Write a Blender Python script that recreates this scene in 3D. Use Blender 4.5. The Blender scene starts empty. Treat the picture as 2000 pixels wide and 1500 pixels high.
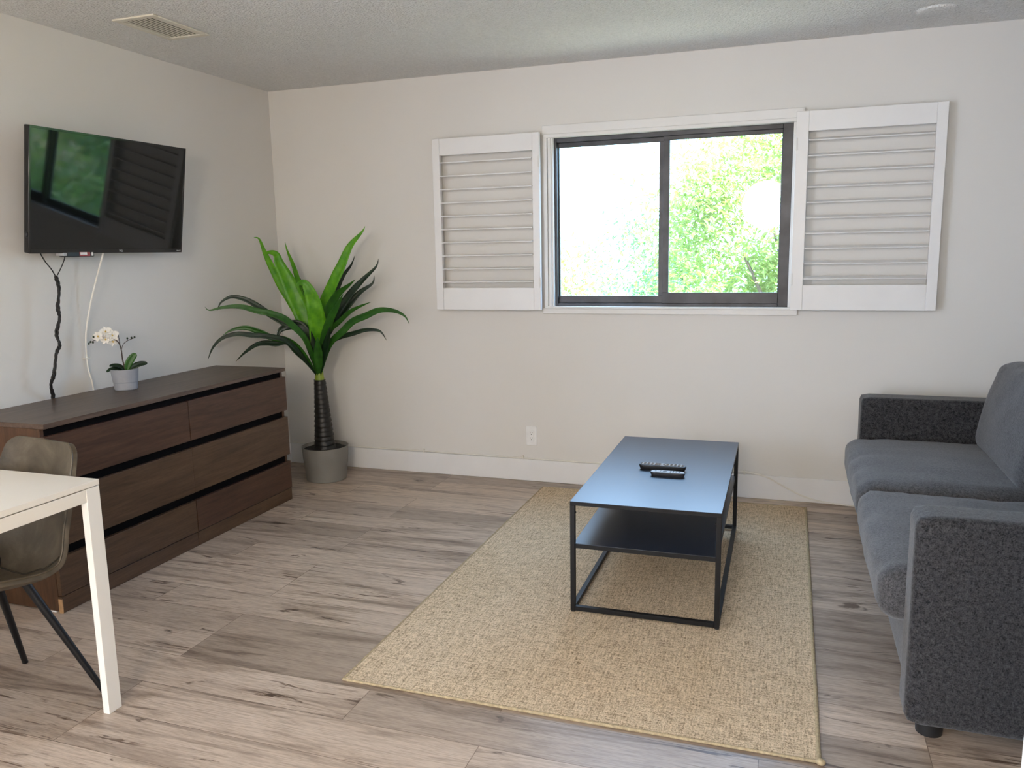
import bpy, bmesh, math, random
from mathutils import Vector, Matrix, noise
from mathutils.geometry import tessellate_polygon
C = bpy.context.scene
PI = math.pi
random.seed(7)

# ---------------------------------------------------------------- camera
cam_data = bpy.data.cameras.new('camera')
cam = bpy.data.objects.new('camera', cam_data)
C.collection.objects.link(cam)
C.camera = cam
yaw, pit, rol = -.3346, -.1614, -.0182
f = Vector((math.sin(yaw)*math.cos(pit), math.cos(yaw)*math.cos(pit), math.sin(pit)))
r = Vector((math.cos(yaw), -math.sin(yaw), 0))
u = r.cross(f)
r2 = math.cos(rol)*r + math.sin(rol)*u
u2 = -math.sin(rol)*r + math.cos(rol)*u
M = Matrix((r2, u2, -f)).transposed().to_4x4()
M.translation = Vector((3.2511, -4.6529, 1.4081))
cam.matrix_world = M
cam_data.sensor_width = 36
cam_data.lens = 1577.25/2000*36
cam_data.clip_start = .05
cam_data.clip_end = 200

# ---------------------------------------------------------------- light
w = bpy.data.worlds.new('daylight_sky')
C.world = w
w.use_nodes = True
bg = w.node_tree.nodes['Background']
bg.inputs[0].default_value = (.42, .65, 1, 1)
bg.inputs[1].default_value = 15.5
sun_d = bpy.data.lights.new('sun', 'SUN')
sun_d.energy = 62
sun_d.color = (1, .93, .80)
sun_d.angle = .01
sun = bpy.data.objects.new('sun', sun_d)
C.collection.objects.link(sun)
sun.location = (20, -10, 20)
sun.rotation_euler = Vector((-.75, .35, -.85)).to_track_quat('-Z', 'Y').to_euler()

def area(name, loc, d, sx, sy, e, col, portal=False):
    l = bpy.data.lights.new(name, 'AREA')
    l.shape = 'RECTANGLE'; l.size = sx; l.size_y = sy; l.energy = e; l.color = col
    if portal: l.cycles.is_portal = True
    o = bpy.data.objects.new(name, l)
    C.collection.objects.link(o)
    o.location = loc
    o.rotation_euler = Vector(d).to_track_quat('-Z', 'Y').to_euler()
    return o
area('window_portal', (2.57, .16, 1.57), (0, -1, 0), 1.36, 1.0, 1, (1, 1, 1), True)
area('patio_door_daylight', (-.16, -6.1, 1.05), (1, .12, .05), 2.1, 2.0, 120, (1, .92, .82))
lp = bpy.data.lights.new('rear_fill_light', 'POINT')  # added warm fill behind the camera, no lamp hangs there
lp.energy = 180; lp.color = (1, .88, .73); lp.shadow_soft_size = .3
lo = bpy.data.objects.new('rear_fill_light', lp); C.collection.objects.link(lo); lo.location = (2.9, -6.3, 1.95)
C.view_settings.view_transform = 'Standard'
C.view_settings.look = 'None'
C.view_settings.exposure = -.07
C.view_settings.gamma = 1
C.view_settings.use_curve_mapping = False
LEAVES=[
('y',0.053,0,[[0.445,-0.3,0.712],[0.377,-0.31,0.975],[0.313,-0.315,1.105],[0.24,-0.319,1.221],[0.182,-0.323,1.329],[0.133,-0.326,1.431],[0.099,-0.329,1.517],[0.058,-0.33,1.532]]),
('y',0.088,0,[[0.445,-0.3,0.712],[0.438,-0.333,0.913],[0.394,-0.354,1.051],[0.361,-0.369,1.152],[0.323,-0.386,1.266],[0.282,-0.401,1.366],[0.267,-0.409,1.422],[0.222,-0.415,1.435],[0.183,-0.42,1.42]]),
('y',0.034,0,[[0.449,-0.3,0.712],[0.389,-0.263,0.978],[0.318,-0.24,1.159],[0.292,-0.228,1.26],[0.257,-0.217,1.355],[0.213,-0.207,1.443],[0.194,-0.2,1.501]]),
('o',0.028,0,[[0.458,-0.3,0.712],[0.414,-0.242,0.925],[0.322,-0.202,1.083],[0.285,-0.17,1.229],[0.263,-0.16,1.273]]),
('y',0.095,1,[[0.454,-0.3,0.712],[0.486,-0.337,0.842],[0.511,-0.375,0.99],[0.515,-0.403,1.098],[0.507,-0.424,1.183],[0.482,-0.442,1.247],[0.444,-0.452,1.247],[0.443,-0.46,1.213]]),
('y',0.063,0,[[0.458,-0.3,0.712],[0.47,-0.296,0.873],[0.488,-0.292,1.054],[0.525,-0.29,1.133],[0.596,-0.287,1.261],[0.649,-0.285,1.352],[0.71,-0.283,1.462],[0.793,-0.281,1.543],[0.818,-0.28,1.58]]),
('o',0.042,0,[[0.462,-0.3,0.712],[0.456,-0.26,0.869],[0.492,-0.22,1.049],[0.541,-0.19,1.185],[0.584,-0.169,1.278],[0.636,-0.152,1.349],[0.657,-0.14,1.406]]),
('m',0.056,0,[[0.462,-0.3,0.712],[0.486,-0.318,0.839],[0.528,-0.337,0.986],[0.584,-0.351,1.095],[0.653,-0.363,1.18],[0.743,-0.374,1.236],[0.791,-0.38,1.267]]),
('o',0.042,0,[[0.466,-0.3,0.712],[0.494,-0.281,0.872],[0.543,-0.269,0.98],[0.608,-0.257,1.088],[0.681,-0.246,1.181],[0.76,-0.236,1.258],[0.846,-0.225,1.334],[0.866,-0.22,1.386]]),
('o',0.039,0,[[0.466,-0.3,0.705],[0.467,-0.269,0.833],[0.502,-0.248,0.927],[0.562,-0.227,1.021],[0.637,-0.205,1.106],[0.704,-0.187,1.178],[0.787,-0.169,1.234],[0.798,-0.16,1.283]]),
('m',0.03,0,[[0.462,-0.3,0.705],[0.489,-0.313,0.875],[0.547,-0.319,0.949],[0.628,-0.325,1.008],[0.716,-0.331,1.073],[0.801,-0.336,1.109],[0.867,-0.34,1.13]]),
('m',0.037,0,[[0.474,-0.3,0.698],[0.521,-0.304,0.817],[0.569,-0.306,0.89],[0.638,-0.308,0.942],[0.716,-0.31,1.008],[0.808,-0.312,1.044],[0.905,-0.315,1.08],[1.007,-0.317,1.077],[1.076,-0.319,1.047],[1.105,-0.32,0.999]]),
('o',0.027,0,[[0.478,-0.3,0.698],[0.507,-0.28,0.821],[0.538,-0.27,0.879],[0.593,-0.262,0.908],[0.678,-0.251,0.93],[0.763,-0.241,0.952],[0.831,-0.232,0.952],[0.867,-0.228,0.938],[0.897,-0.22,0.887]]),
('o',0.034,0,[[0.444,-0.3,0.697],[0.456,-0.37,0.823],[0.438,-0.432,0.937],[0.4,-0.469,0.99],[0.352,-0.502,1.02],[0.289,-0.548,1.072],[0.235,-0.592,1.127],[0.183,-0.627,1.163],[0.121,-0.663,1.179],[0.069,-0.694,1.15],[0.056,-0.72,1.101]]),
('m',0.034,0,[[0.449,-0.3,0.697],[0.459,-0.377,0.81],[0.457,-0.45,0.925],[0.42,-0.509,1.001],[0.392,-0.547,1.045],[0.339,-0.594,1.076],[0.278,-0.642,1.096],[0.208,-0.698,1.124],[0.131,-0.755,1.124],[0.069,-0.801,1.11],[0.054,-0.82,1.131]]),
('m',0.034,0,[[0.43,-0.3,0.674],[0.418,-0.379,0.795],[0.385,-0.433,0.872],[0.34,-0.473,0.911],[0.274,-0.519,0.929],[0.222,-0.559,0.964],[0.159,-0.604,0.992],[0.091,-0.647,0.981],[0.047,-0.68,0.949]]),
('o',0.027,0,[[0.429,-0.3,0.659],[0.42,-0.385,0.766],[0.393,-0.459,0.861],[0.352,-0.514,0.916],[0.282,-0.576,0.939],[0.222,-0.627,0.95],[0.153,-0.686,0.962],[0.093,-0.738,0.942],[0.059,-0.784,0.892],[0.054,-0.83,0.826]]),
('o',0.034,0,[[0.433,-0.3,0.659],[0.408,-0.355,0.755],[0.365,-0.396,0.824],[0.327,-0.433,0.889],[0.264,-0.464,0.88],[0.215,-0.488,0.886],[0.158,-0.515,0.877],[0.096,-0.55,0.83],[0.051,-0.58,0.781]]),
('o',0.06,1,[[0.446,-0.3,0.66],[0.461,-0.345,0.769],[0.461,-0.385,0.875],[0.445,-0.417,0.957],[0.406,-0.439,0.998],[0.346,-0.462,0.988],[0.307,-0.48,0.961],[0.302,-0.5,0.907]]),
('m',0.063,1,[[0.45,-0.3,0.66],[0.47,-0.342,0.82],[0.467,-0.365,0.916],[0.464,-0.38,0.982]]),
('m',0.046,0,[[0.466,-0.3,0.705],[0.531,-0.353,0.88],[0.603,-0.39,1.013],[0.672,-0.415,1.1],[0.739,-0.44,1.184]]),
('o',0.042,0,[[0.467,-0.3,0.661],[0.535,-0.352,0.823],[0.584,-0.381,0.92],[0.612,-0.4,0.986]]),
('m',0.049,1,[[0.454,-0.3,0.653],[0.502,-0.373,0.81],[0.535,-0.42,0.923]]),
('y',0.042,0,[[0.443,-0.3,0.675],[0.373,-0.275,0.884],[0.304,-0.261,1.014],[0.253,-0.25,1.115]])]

# ---------------------------------------------------------------- helpers
def nt(name):
    m = bpy.data.materials.new(name); m.use_nodes = True
    return m, m.node_tree, m.node_tree.nodes, m.node_tree.links, m.node_tree.nodes['Principled BSDF']

def noise_node(N, L, vec, scale, detail=4, rough=.5, dist=0):
    n = N.new('ShaderNodeTexNoise'); n.inputs['Scale'].default_value = scale
    n.inputs['Detail'].default_value = detail; n.inputs['Roughness'].default_value = rough
    n.inputs['Distortion'].default_value = dist
    if vec: L.new(vec, n.inputs['Vector'])
    return n

def mapping(N, L, scale, kind='Object'):
    t = N.new('ShaderNodeTexCoord'); mp = N.new('ShaderNodeMapping')
    mp.inputs['Scale'].default_value = scale
    L.new(t.outputs[kind], mp.inputs['Vector'])
    return mp.outputs['Vector']

def ramp(N, L, fac, stops):
    rp = N.new('ShaderNodeValToRGB')
    e = rp.color_ramp.elements
    while len(e) < len(stops): e.new(.5)
    for i, (p, c) in enumerate(stops):
        e[i].position = p; e[i].color = (*c, 1)
    L.new(fac, rp.inputs['Fac'])
    return rp.outputs['Color']

def bump(N, L, b, h, strength, dist=.002):
    bp = N.new('ShaderNodeBump'); bp.inputs['Strength'].default_value = strength
    bp.inputs['Distance'].default_value = dist
    L.new(h, bp.inputs['Height']); L.new(bp.outputs['Normal'], b.inputs['Normal'])

def mix(N, L, fac, a, c, mode='MIX'):
    m = N.new('ShaderNodeMix'); m.data_type = 'RGBA'; m.blend_type = mode
    for s, v in ((m.inputs[0], fac), (m.inputs[6], a), (m.inputs[7], c)):
        if hasattr(v, 'links'): L.new(v, s)
        else: s.default_value = v if not isinstance(v, tuple) else (*v, 1)
    return m.outputs[2]

def plain(name, col, rough=.5, var=.04, scale=30, metal=0, bmp=0, bscale=None, spec=.5, coat=0):
    m, t, N, L, b = nt(name)
    v = mapping(N, L, (1, 1, 1))
    n = noise_node(N, L, v, scale, 4)
    lo = tuple(max(0, c*(1-var)) for c in col); hi = tuple(min(1, c*(1+var)) for c in col)
    L.new(ramp(N, L, n.outputs['Fac'], [(.3, lo), (.7, hi)]), b.inputs['Base Color'])
    b.inputs['Roughness'].default_value = rough
    b.inputs['Metallic'].default_value = metal
    b.inputs['Specular IOR Level'].default_value = spec
    b.inputs['Coat Weight'].default_value = coat
    if bmp:
        n2 = noise_node(N, L, v, bscale or scale, 3)
        bump(N, L, b, n2.outputs['Fac'], bmp)
    return m

def wall_mat(name, col):
    m, t, N, L, b = nt(name)
    v = mapping(N, L, (1, 1, 1))
    n = noise_node(N, L, v, 1.3, 3)
    L.new(ramp(N, L, n.outputs['Fac'], [(.3, tuple(c*.985 for c in col)), (.7, tuple(min(1, c*1.015) for c in col))]), b.inputs['Base Color'])
    b.inputs['Roughness'].default_value = .55
    b.inputs['Specular IOR Level'].default_value = .3
    n2 = noise_node(N, L, v, 60, 4)
    bump(N, L, b, n2.outputs['Fac'], .12, .002)
    return m

def ceiling_mat():
    m, t, N, L, b = nt('popcorn_ceiling')
    v = mapping(N, L, (1, 1, 1))
    n = noise_node(N, L, v, 75, 5, .65)
    L.new(ramp(N, L, n.outputs['Fac'], [(.35, (.76, .755, .74)), (.65, (.86, .855, .84))]), b.inputs['Base Color'])
    b.inputs['Roughness'].default_value = .9
    b.inputs['Specular IOR Level'].default_value = .1
    vo = N.new('ShaderNodeTexVoronoi'); vo.inputs['Scale'].default_value = 95; L.new(v, vo.inputs['Vector'])
    a = N.new('ShaderNodeMath'); a.operation = 'SUBTRACT'
    L.new(n.outputs['Fac'], a.inputs[0]); L.new(vo.outputs['Distance'], a.inputs[1])
    bump(N, L, b, a.outputs[0], .75, .009)
    return m

def floor_mat():
    m, t, N, L, b = nt('laminate_planks')
    tc = N.new('ShaderNodeTexCoord')
    br = N.new('ShaderNodeTexBrick')
    br.offset = .37; br.offset_frequency = 3
    for k, val in (('Scale', 1), ('Mortar Size', .0012), ('Mortar Smooth', .2), ('Bias', 0), ('Brick Width', 1.22), ('Row Height', .178)):
        br.inputs[k].default_value = val
    br.inputs['Color1'].default_value = (0, 0, 0, 1); br.inputs['Color2'].default_value = (1, 1, 1, 1)
    br.inputs['Mortar'].default_value = (.5, .5, .5, 1)
    L.new(tc.outputs['Object'], br.inputs['Vector'])
    off = N.new('ShaderNodeVectorMath'); off.operation = 'MULTIPLY'; off.inputs[1].default_value = (37, 53, 11)
    L.new(br.outputs['Color'], off.inputs[0])
    def coords(s):
        mu = N.new('ShaderNodeVectorMath'); mu.operation = 'MULTIPLY'; mu.inputs[1].default_value = s
        L.new(tc.outputs['Object'], mu.inputs[0])
        ad = N.new('ShaderNodeVectorMath'); ad.operation = 'ADD'
        L.new(mu.outputs[0], ad.inputs[0]); L.new(off.outputs[0], ad.inputs[1])
        return ad.outputs[0]
    g1 = noise_node(N, L, coords((.75, 6.5, 1)), 2.0, 7, .62, .9)
    g2 = noise_node(N, L, coords((8, 105, 1)), 2.0, 5, .6, .3)
    g3 = noise_node(N, L, coords((1.6, 7, 1)), 1.5, 4, .6, 1.6)
    base = ramp(N, L, g1.outputs['Fac'], [(.28, (.16, .112, .084)), (.39, (.35, .272, .213)), (.50, (.53, .43, .345)), (.75, (.62, .515, .42))])
    fine = ramp(N, L, g2.outputs['Fac'], [(.34, (.52, .49, .46)), (.58, (1.08, 1.08, 1.08))])
    c = mix(N, L, .55, base, fine, 'MULTIPLY')
    tint = ramp(N, L, br.outputs['Color'], [(0, (.66, .63, .61)), (.3, (.95, .93, .91)), (.7, (1.13, 1.10, 1.07)), (1, (.80, .78, .77))])
    c = mix(N, L, 1.0, c, tint, 'MULTIPLY')
    # knots and cracks
    kn = ramp(N, L, g3.outputs['Fac'], [(.31, (.22, .17, .14)), (.36, (1, 1, 1))])
    c = mix(N, L, .85, c, kn, 'MULTIPLY')
    # short thin cracks along the grain
    ck = noise_node(N, L, coords((2.4, 30, 1)), 1.7, 5, .62, .8)
    gate = noise_node(N, L, coords((1.3, 3.2, 3)), 1.1, 2, .5)
    ckl = ramp(N, L, ck.outputs['Fac'], [(.385, (0, 0, 0)), (.425, (1, 1, 1))])
    gt = ramp(N, L, gate.outputs['Fac'], [(.52, (1, 1, 1)), (.60, (0, 0, 0))])
    ckg = mix(N, L, 1.0, ckl, gt, 'ADD')
    c = mix(N, L, 1.0, c, ramp(N, L, ckg, [(0, (.33, .27, .24)), (1, (1, 1, 1))]), 'MULTIPLY')
    # wavy cathedral grain lines
    wv = N.new('ShaderNodeTexWave'); wv.wave_type = 'BANDS'; wv.bands_direction = 'Y'
    for k, val in (('Scale', 2.2), ('Distortion', 9), ('Detail', 3), ('Detail Scale', .9), ('Detail Roughness', .5)):
        wv.inputs[k].default_value = val
    L.new(coords((.55, 4.5, 1)), wv.inputs['Vector'])
    wl = ramp(N, L, wv.outputs['Fac'], [(0, (.74, .71, .69)), (.12, (1, 1, 1))])
    c = mix(N, L, .35, c, wl, 'MULTIPLY')
    dark_line = ramp(N, L, br.outputs['Fac'], [(0, (1, 1, 1)), (1, (.38, .34, .31))])
    c = mix(N, L, 1.0, c, dark_line, 'MULTIPLY')
    L.new(c, b.inputs['Base Color'])
    b.inputs['Roughness'].default_value = .36
    b.inputs['Specular IOR Level'].default_value = .5
    bump(N, L, b, g2.outputs['Fac'], .12, .001)
    return m

def wood_mat(name, dark, light, axis=1):
    m, t, N, L, b = nt(name)
    s = [22, 22, 22]; s[axis] = 1.6
    v = mapping(N, L, tuple(s))
    n = noise_node(N, L, v, 1.6, 6, .6, .6)
    s2 = [70, 70, 70]; s2[axis] = 5
    n2 = noise_node(N, L, mapping(N, L, tuple(s2)), 2.5, 4, .6)
    c = ramp(N, L, n.outputs['Fac'], [(.3, dark), (.7, light)])
    c = mix(N, L, .5, c, ramp(N, L, n2.outputs['Fac'], [(.35, (.6, .58, .55)), (.6, (1.05, 1.05, 1.05))]), 'MULTIPLY')
    L.new(c, b.inputs['Base Color'])
    b.inputs['Roughness'].default_value = .38
    b.inputs['Specular IOR Level'].default_value = .35
    bump(N, L, b, n2.outputs['Fac'], .15, .0008)
    return m

def fabric_mat(name, dark, light, sc=330, fold=0):
    m, t, N, L, b = nt(name)
    v = mapping(N, L, (1, 1, 1))
    n = noise_node(N, L, v, sc, 2, .7)
    n2 = noise_node(N, L, v, sc*.35, 3, .7)
    a = N.new('ShaderNodeMath'); a.operation = 'ADD'
    L.new(n.outputs['Fac'], a.inputs[0]); L.new(n2.outputs['Fac'], a.inputs[1])
    h = N.new('ShaderNodeMath'); h.operation = 'MULTIPLY'; h.inputs[1].default_value = .5
    L.new(a.outputs[0], h.inputs[0])
    c = ramp(N, L, h.outputs[0], [(.38, dark), (.62, light)])
    n3 = noise_node(N, L, v, 5, 4, .6)
    c = mix(N, L, .5, c, ramp(N, L, n3.outputs['Fac'], [(.3, (.85, .85, .85)), (.7, (1.08, 1.08, 1.08))]), 'MULTIPLY')
    L.new(c, b.inputs['Base Color'])
    b.inputs['Roughness'].default_value = .85
    b.inputs['Sheen Weight'].default_value = .22
    b.inputs['Sheen Roughness'].default_value = .5
    b.inputs['Specular IOR Level'].default_value = .2
    bump(N, L, b, h.outputs[0], .6, .002)
    return m

def rug_mat():
    m, t, N, L, b = nt('jute_weave')
    v = mapping(N, L, (1, 1, 1))
    n = noise_node(N, L, mapping(N, L, (1, .8, 1)), 210, 3, .75)
    row = noise_node(N, L, mapping(N, L, (150, 14, 1)), 1, 3, .6)
    col = noise_node(N, L, mapping(N, L, (14, 150, 1)), 1, 3, .6)
    a = N.new('ShaderNodeMath'); a.operation = 'ADD'; L.new(row.outputs['Fac'], a.inputs[0]); L.new(col.outputs['Fac'], a.inputs[1])
    a2 = N.new('ShaderNodeMath'); a2.operation = 'MULTIPLY_ADD'; a2.inputs[1].default_value = .5
    L.new(a.outputs[0], a2.inputs[0]); 
    a3 = N.new('ShaderNodeMath'); a3.operation = 'MULTIPLY'; a3.inputs[1].default_value = 1.1; L.new(n.outputs['Fac'], a3.inputs[0])
    L.new(a3.outputs[0], a2.inputs[2])
    h = N.new('ShaderNodeMath'); h.operation = 'MULTIPLY'; h.inputs[1].default_value = .48; L.new(a2.outputs[0], h.inputs[0])
    c = ramp(N, L, h.outputs[0], [(.40, (.26, .185, .115)), (.50, (.66, .52, .36)), (.60, (.88, .72, .52))])
    big = noise_node(N, L, v, 1.1, 2)
    c = mix(N, L, .5, c, ramp(N, L, big.outputs['Fac'], [(.3, (.93, .88, .8)), (.7, (1.05, 1.05, 1.05))]), 'MULTIPLY')
    L.new(c, b.inputs['Base Color'])
    b.inputs['Roughness'].default_value = .95
    b.inputs['Specular IOR Level'].default_value = .1
    bump(N, L, b, h.outputs[0], .9, .006)
    return m

def leaf_mat(name, col, col2, trans=.25, rough=.4):
    m, t, N, L, b = nt(name)
    oi = N.new('ShaderNodeObjectInfo')
    v = mapping(N, L, (1, 1, 1))
    n = noise_node(N, L, v, 25, 3)
    c = ramp(N, L, n.outputs['Fac'], [(.3, col), (.7, col2)])
    L.new(c, b.inputs['Base Color'])
    b.inputs['Roughness'].default_value = rough
    tr = N.new('ShaderNodeBsdfTranslucent')
    g = mix(N, L, 1, c, (1.6, 1.7, .8), 'MULTIPLY'); L.new(g, tr.inputs['Color'])
    mx = N.new('ShaderNodeMixShader'); mx.inputs[0].default_value = trans
    L.new(b.outputs[0], mx.inputs[1]); L.new(tr.outputs[0], mx.inputs[2])
    L.new(mx.outputs[0], N['Material Output'].inputs['Surface'])
    return m

def glass_mat():
    m, t, N, L, b = nt('window_glass')
    tr = N.new('ShaderNodeBsdfTransparent'); tr.inputs[0].default_value = (.96, .98, .97, 1)
    gl = N.new('ShaderNodeBsdfGlossy'); gl.inputs['Roughness'].default_value = .02
    lw = N.new('ShaderNodeLayerWeight'); lw.inputs[0].default_value = .5
    pw = N.new('ShaderNodeMath'); pw.operation = 'POWER'; pw.inputs[1].default_value = 5
    L.new(lw.outputs['Facing'], pw.inputs[0])
    ma = N.new('ShaderNodeMath'); ma.operation = 'MULTIPLY_ADD'; ma.inputs[1].default_value = .9; ma.inputs[2].default_value = .03
    L.new(pw.outputs[0], ma.inputs[0])
    mx = N.new('ShaderNodeMixShader')
    L.new(ma.outputs[0], mx.inputs[0]); L.new(tr.outputs[0], mx.inputs[1]); L.new(gl.outputs[0], mx.inputs[2])
    L.new(mx.outputs[0], N['Material Output'].inputs['Surface'])
    return m

def leather_mat():
    m, t, N, L, b = nt('distressed_olive_leather')
    v = mapping(N, L, (1, 1, 1))
    n = noise_node(N, L, v, 9, 6, .65, .5)
    c = ramp(N, L, n.outputs['Fac'], [(.3, (.040, .029, .015)), (.55, (.085, .064, .038)), (.75, (.145, .115, .075))])
    L.new(c, b.inputs['Base Color']); b.inputs['Roughness'].default_value = .5
    n2 = noise_node(N, L, v, 160, 3)
    bump(N, L, b, n2.outputs['Fac'], .2, .001)
    return m

M_ = dict(
    wall=wall_mat('wall_paint', (.74, .715, .675)),
    ceil=ceiling_mat(), floor=floor_mat(),
    white=plain('white_gloss_paint', (.82, .81, .80), .35, .02, 6, bmp=.05, bscale=40),
    white2=plain('white_satin_paint', (.78, .765, .74), .4, .03, 6, bmp=.05, bscale=40),
    alu=plain('dark_bronze_aluminium', (.055, .055, .06), .4, .35, 9, metal=.35),
    glass=glass_mat(),
    wood=wood_mat('dark_brown_veneer', (.050, .022, .012), (.095, .045, .025)),
    woodside=wood_mat('dark_brown_side_veneer', (.060, .029, .015), (.115, .056, .028), 2),
    woodmid=wood_mat('worn_brown_veneer', (.060, .031, .015), (.115, .062, .032)),
    woodtop=wood_mat('brown_veneer_top_sheen', (.065, .040, .028), (.13, .085, .062)),  # paler than the fronts: gloss on the top put into the colour
    dark=plain('recess_shade_black', (.006, .005, .005), .8, spec=.05),  # near-black stands in for the shade inside recesses
    rawwood=plain('light_particle_board', (.42, .24, .11), .7, .15, 60),
    tmetal=plain('black_steel_blue_sheen', (.010, .018, .038), .36, .05, 40, spec=1.0),  # blue in the base adds to the sky reflected on the tabletop
    fmetal=plain('black_frame_steel', (.006, .006, .007), .45, .05, 40, spec=.3),
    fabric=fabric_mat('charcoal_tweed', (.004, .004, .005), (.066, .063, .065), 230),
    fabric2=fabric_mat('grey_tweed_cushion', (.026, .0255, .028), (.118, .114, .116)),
    rug=rug_mat(), jute=plain('jute_binding', (.42, .33, .20), .9, .25, 90, bmp=.6, bscale=150),
    tabwhite=plain('cream_white_laminate', (.80, .74, .64), .35, .015, 5),
    legwhite=plain('white_coated_steel', (.80, .76, .69), .35, .015, 5),
    leather=leather_mat(), dark_line=plain('dark_crease_shade', (.03, .024, .015), .8),
    screen=plain('black_screen_glass', (.004, .005, .005), .04, .02, 10, spec=.45),
    bezel=plain('glossy_black_plastic', (.006, .006, .007), .12),
    silver=plain('silver_lettering', (.75, .75, .76), .3),
    plastic=plain('matte_black_plastic', (.012, .012, .013), .45),
    button=plain('pale_grey_rubber_and_sheen', (.45, .46, .48), .5),
    red=plain('dark_red_plastic', (.30, .02, .02), .4),
    sticker=plain('white_paper_sticker', (.8, .76, .75), .6),
    cordblack=plain('black_braided_cable', (.012, .011, .010), .6, .3, 200, bmp=.8, bscale=200),
    cordwhite=plain('white_cable_vinyl', (.80, .77, .70), .4),
    leaf_lit=leaf_mat('bright_green_leaf', (.075, .30, .006), (.17, .46, .012), .3),  # lit copy of one leaf green
    mid=leaf_mat('mid_green_leaf', (.018, .095, .008), (.035, .15, .012), .2),
    leaf_shaded=leaf_mat('shaded_green_leaf', (.004, .016, .006), (.008, .032, .008), .06),  # darker copy: shade on leaves turned away is put into the colour
    stemg=plain('yellow_green_leaf_base', (.22, .30, .03), .5, .2, 30),
    bark=plain('black_ringed_bark', (.010, .009, .008), .45, .4, 60, bmp=.8, bscale=60),
    soil=plain('dark_potting_soil', (.008, .007, .006), .95, .5, 120, bmp=1, bscale=120),
    pot=plain('taupe_grey_planter', (.235, .225, .205), .5, .04, 10),
    pot2=plain('cool_grey_ceramic', (.33, .34, .37), .5, .05, 20),
    petal=plain('white_silk_petal', (.85, .82, .76), .6, .04, 60),
    petalc=plain('yellow_orchid_lip', (.6, .42, .12), .6),
    stem=plain('brown_orchid_stem', (.055, .030, .018), .6, .2, 60),
    bud=plain('dark_green_bud', (.02, .035, .012), .5),
    outlet=plain('white_outlet_plastic', (.84, .83, .81), .3),
    slot=plain('dark_slot', (.03, .028, .026), .8),
    vent=plain('cream_enamel', (.74, .70, .60), .4),
    treeleaf=leaf_mat('sunlit_tree_leaf', (.15, .23, .06), (.28, .36, .13), .4, .55),
    treeleaf2=leaf_mat('cool_green_tree_leaf', (.08, .19, .09), (.16, .30, .16), .4, .55),
    treebark=plain('tree_bark', (.09, .065, .045), .9, .3, 12),
    grass=plain('lawn_grass', (.17, .165, .12), .9, .3, 3),
    gasket=plain('grey_caulk', (.35, .34, .33), .6),
)

def link(o, parent=None):
    C.collection.objects.link(o)
    if parent is not None: o.parent = parent
    return o

def obj(name, bm, mat, parent=None, bevel=0, smooth=35, seg=2):
    me = bpy.data.meshes.new(name)
    bmesh.ops.recalc_face_normals(bm, faces=bm.faces)
    bm.to_mesh(me); bm.free()
    mats = mat if isinstance(mat, (list, tuple)) else [mat]
    for m in mats: me.materials.append(M_[m])
    if smooth:
        me.shade_smooth(); me.set_sharp_from_angle(angle=math.radians(smooth))
    o = bpy.data.objects.new(name, me)
    if bevel:
        b = o.modifiers.new('edge', 'BEVEL'); b.width = bevel; b.segments = seg; b.limit_method = 'ANGLE'; b.harden_normals = False
    return link(o, parent)

def thing(name, label, cat, loc=(0, 0, 0), rot=(0, 0, 0), group=None):
    o = bpy.data.objects.new(name, None); link(o)
    o.empty_display_size = .1
    o.location = loc; o.rotation_euler = rot
    o['label'] = label; o['category'] = cat
    if group: o['group'] = group
    return o

def tag(o, label, cat, group=None):
    o['label'] = label; o['category'] = cat
    if group: o['group'] = group
    return o

def struct(o, label=None):
    o['kind'] = 'structure'
    if label: o['label'] = label
    return o

def box(bm, x0, x1, y0, y1, z0, z1, mi=0, mat=None):
    vs = [bm.verts.new((x, y, z)) for z in (z0, z1) for y in (y0, y1) for x in (x0, x1)]
    if mat is not None:
        for v in vs: v.co = mat @ v.co
    for f_ in ((0, 2, 3, 1), (4, 5, 7, 6), (0, 1, 5, 4), (2, 6, 7, 3), (0, 4, 6, 2), (1, 3, 7, 5)):
        fc = bm.faces.new([vs[i] for i in f_]); fc.material_index = mi
    return bm

def B(*a, **k):
    return box(bmesh.new(), *a, **k)

def smooth_path(pts, n=6):
    pts = [Vector(p) for p in pts]
    out = []
    for i in range(len(pts)-1):
        p0 = pts[max(i-1, 0)]; p1 = pts[i]; p2 = pts[i+1]; p3 = pts[min(i+2, len(pts)-1)]
        for k in range(n):
            t = k/n
            out.append(.5*((2*p1)+(-p0+p2)*t+(2*p0-5*p1+4*p2-p3)*t*t+(-p0+3*p1-3*p2+p3)*t**3))
    out.append(pts[-1])
    return out

def tube(bm, pts, rad, seg=10, caps=True):
    pts = [Vector(p) for p in pts]
    n = len(pts)
    rings = []
    ref = Vector((0, 0, 1))
    prev = None
    for i, p in enumerate(pts):
        t = (pts[min(i+1, n-1)]-pts[max(i-1, 0)]).normalized()
        if prev is None:
            a = t.cross(ref)
            if a.length < .1: a = t.cross(Vector((1, 0, 0)))
            a.normalize()
        else:
            a = (prev - t*prev.dot(t)).normalized()
        prev = a
        b = t.cross(a)
        R_ = rad(i/(n-1)) if callable(rad) else rad
        rings.append([bm.verts.new(p + a*math.cos(2*PI*k/seg)*R_ + b*math.sin(2*PI*k/seg)*R_) for k in range(seg)])
    for i in range(n-1):
        for k in range(seg):
            bm.faces.new((rings[i][k], rings[i][(k+1) % seg], rings[i+1][(k+1) % seg], rings[i+1][k]))
    if caps:
        bm.faces.new(rings[0][::-1]); bm.faces.new(rings[-1])
    return bm

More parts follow.
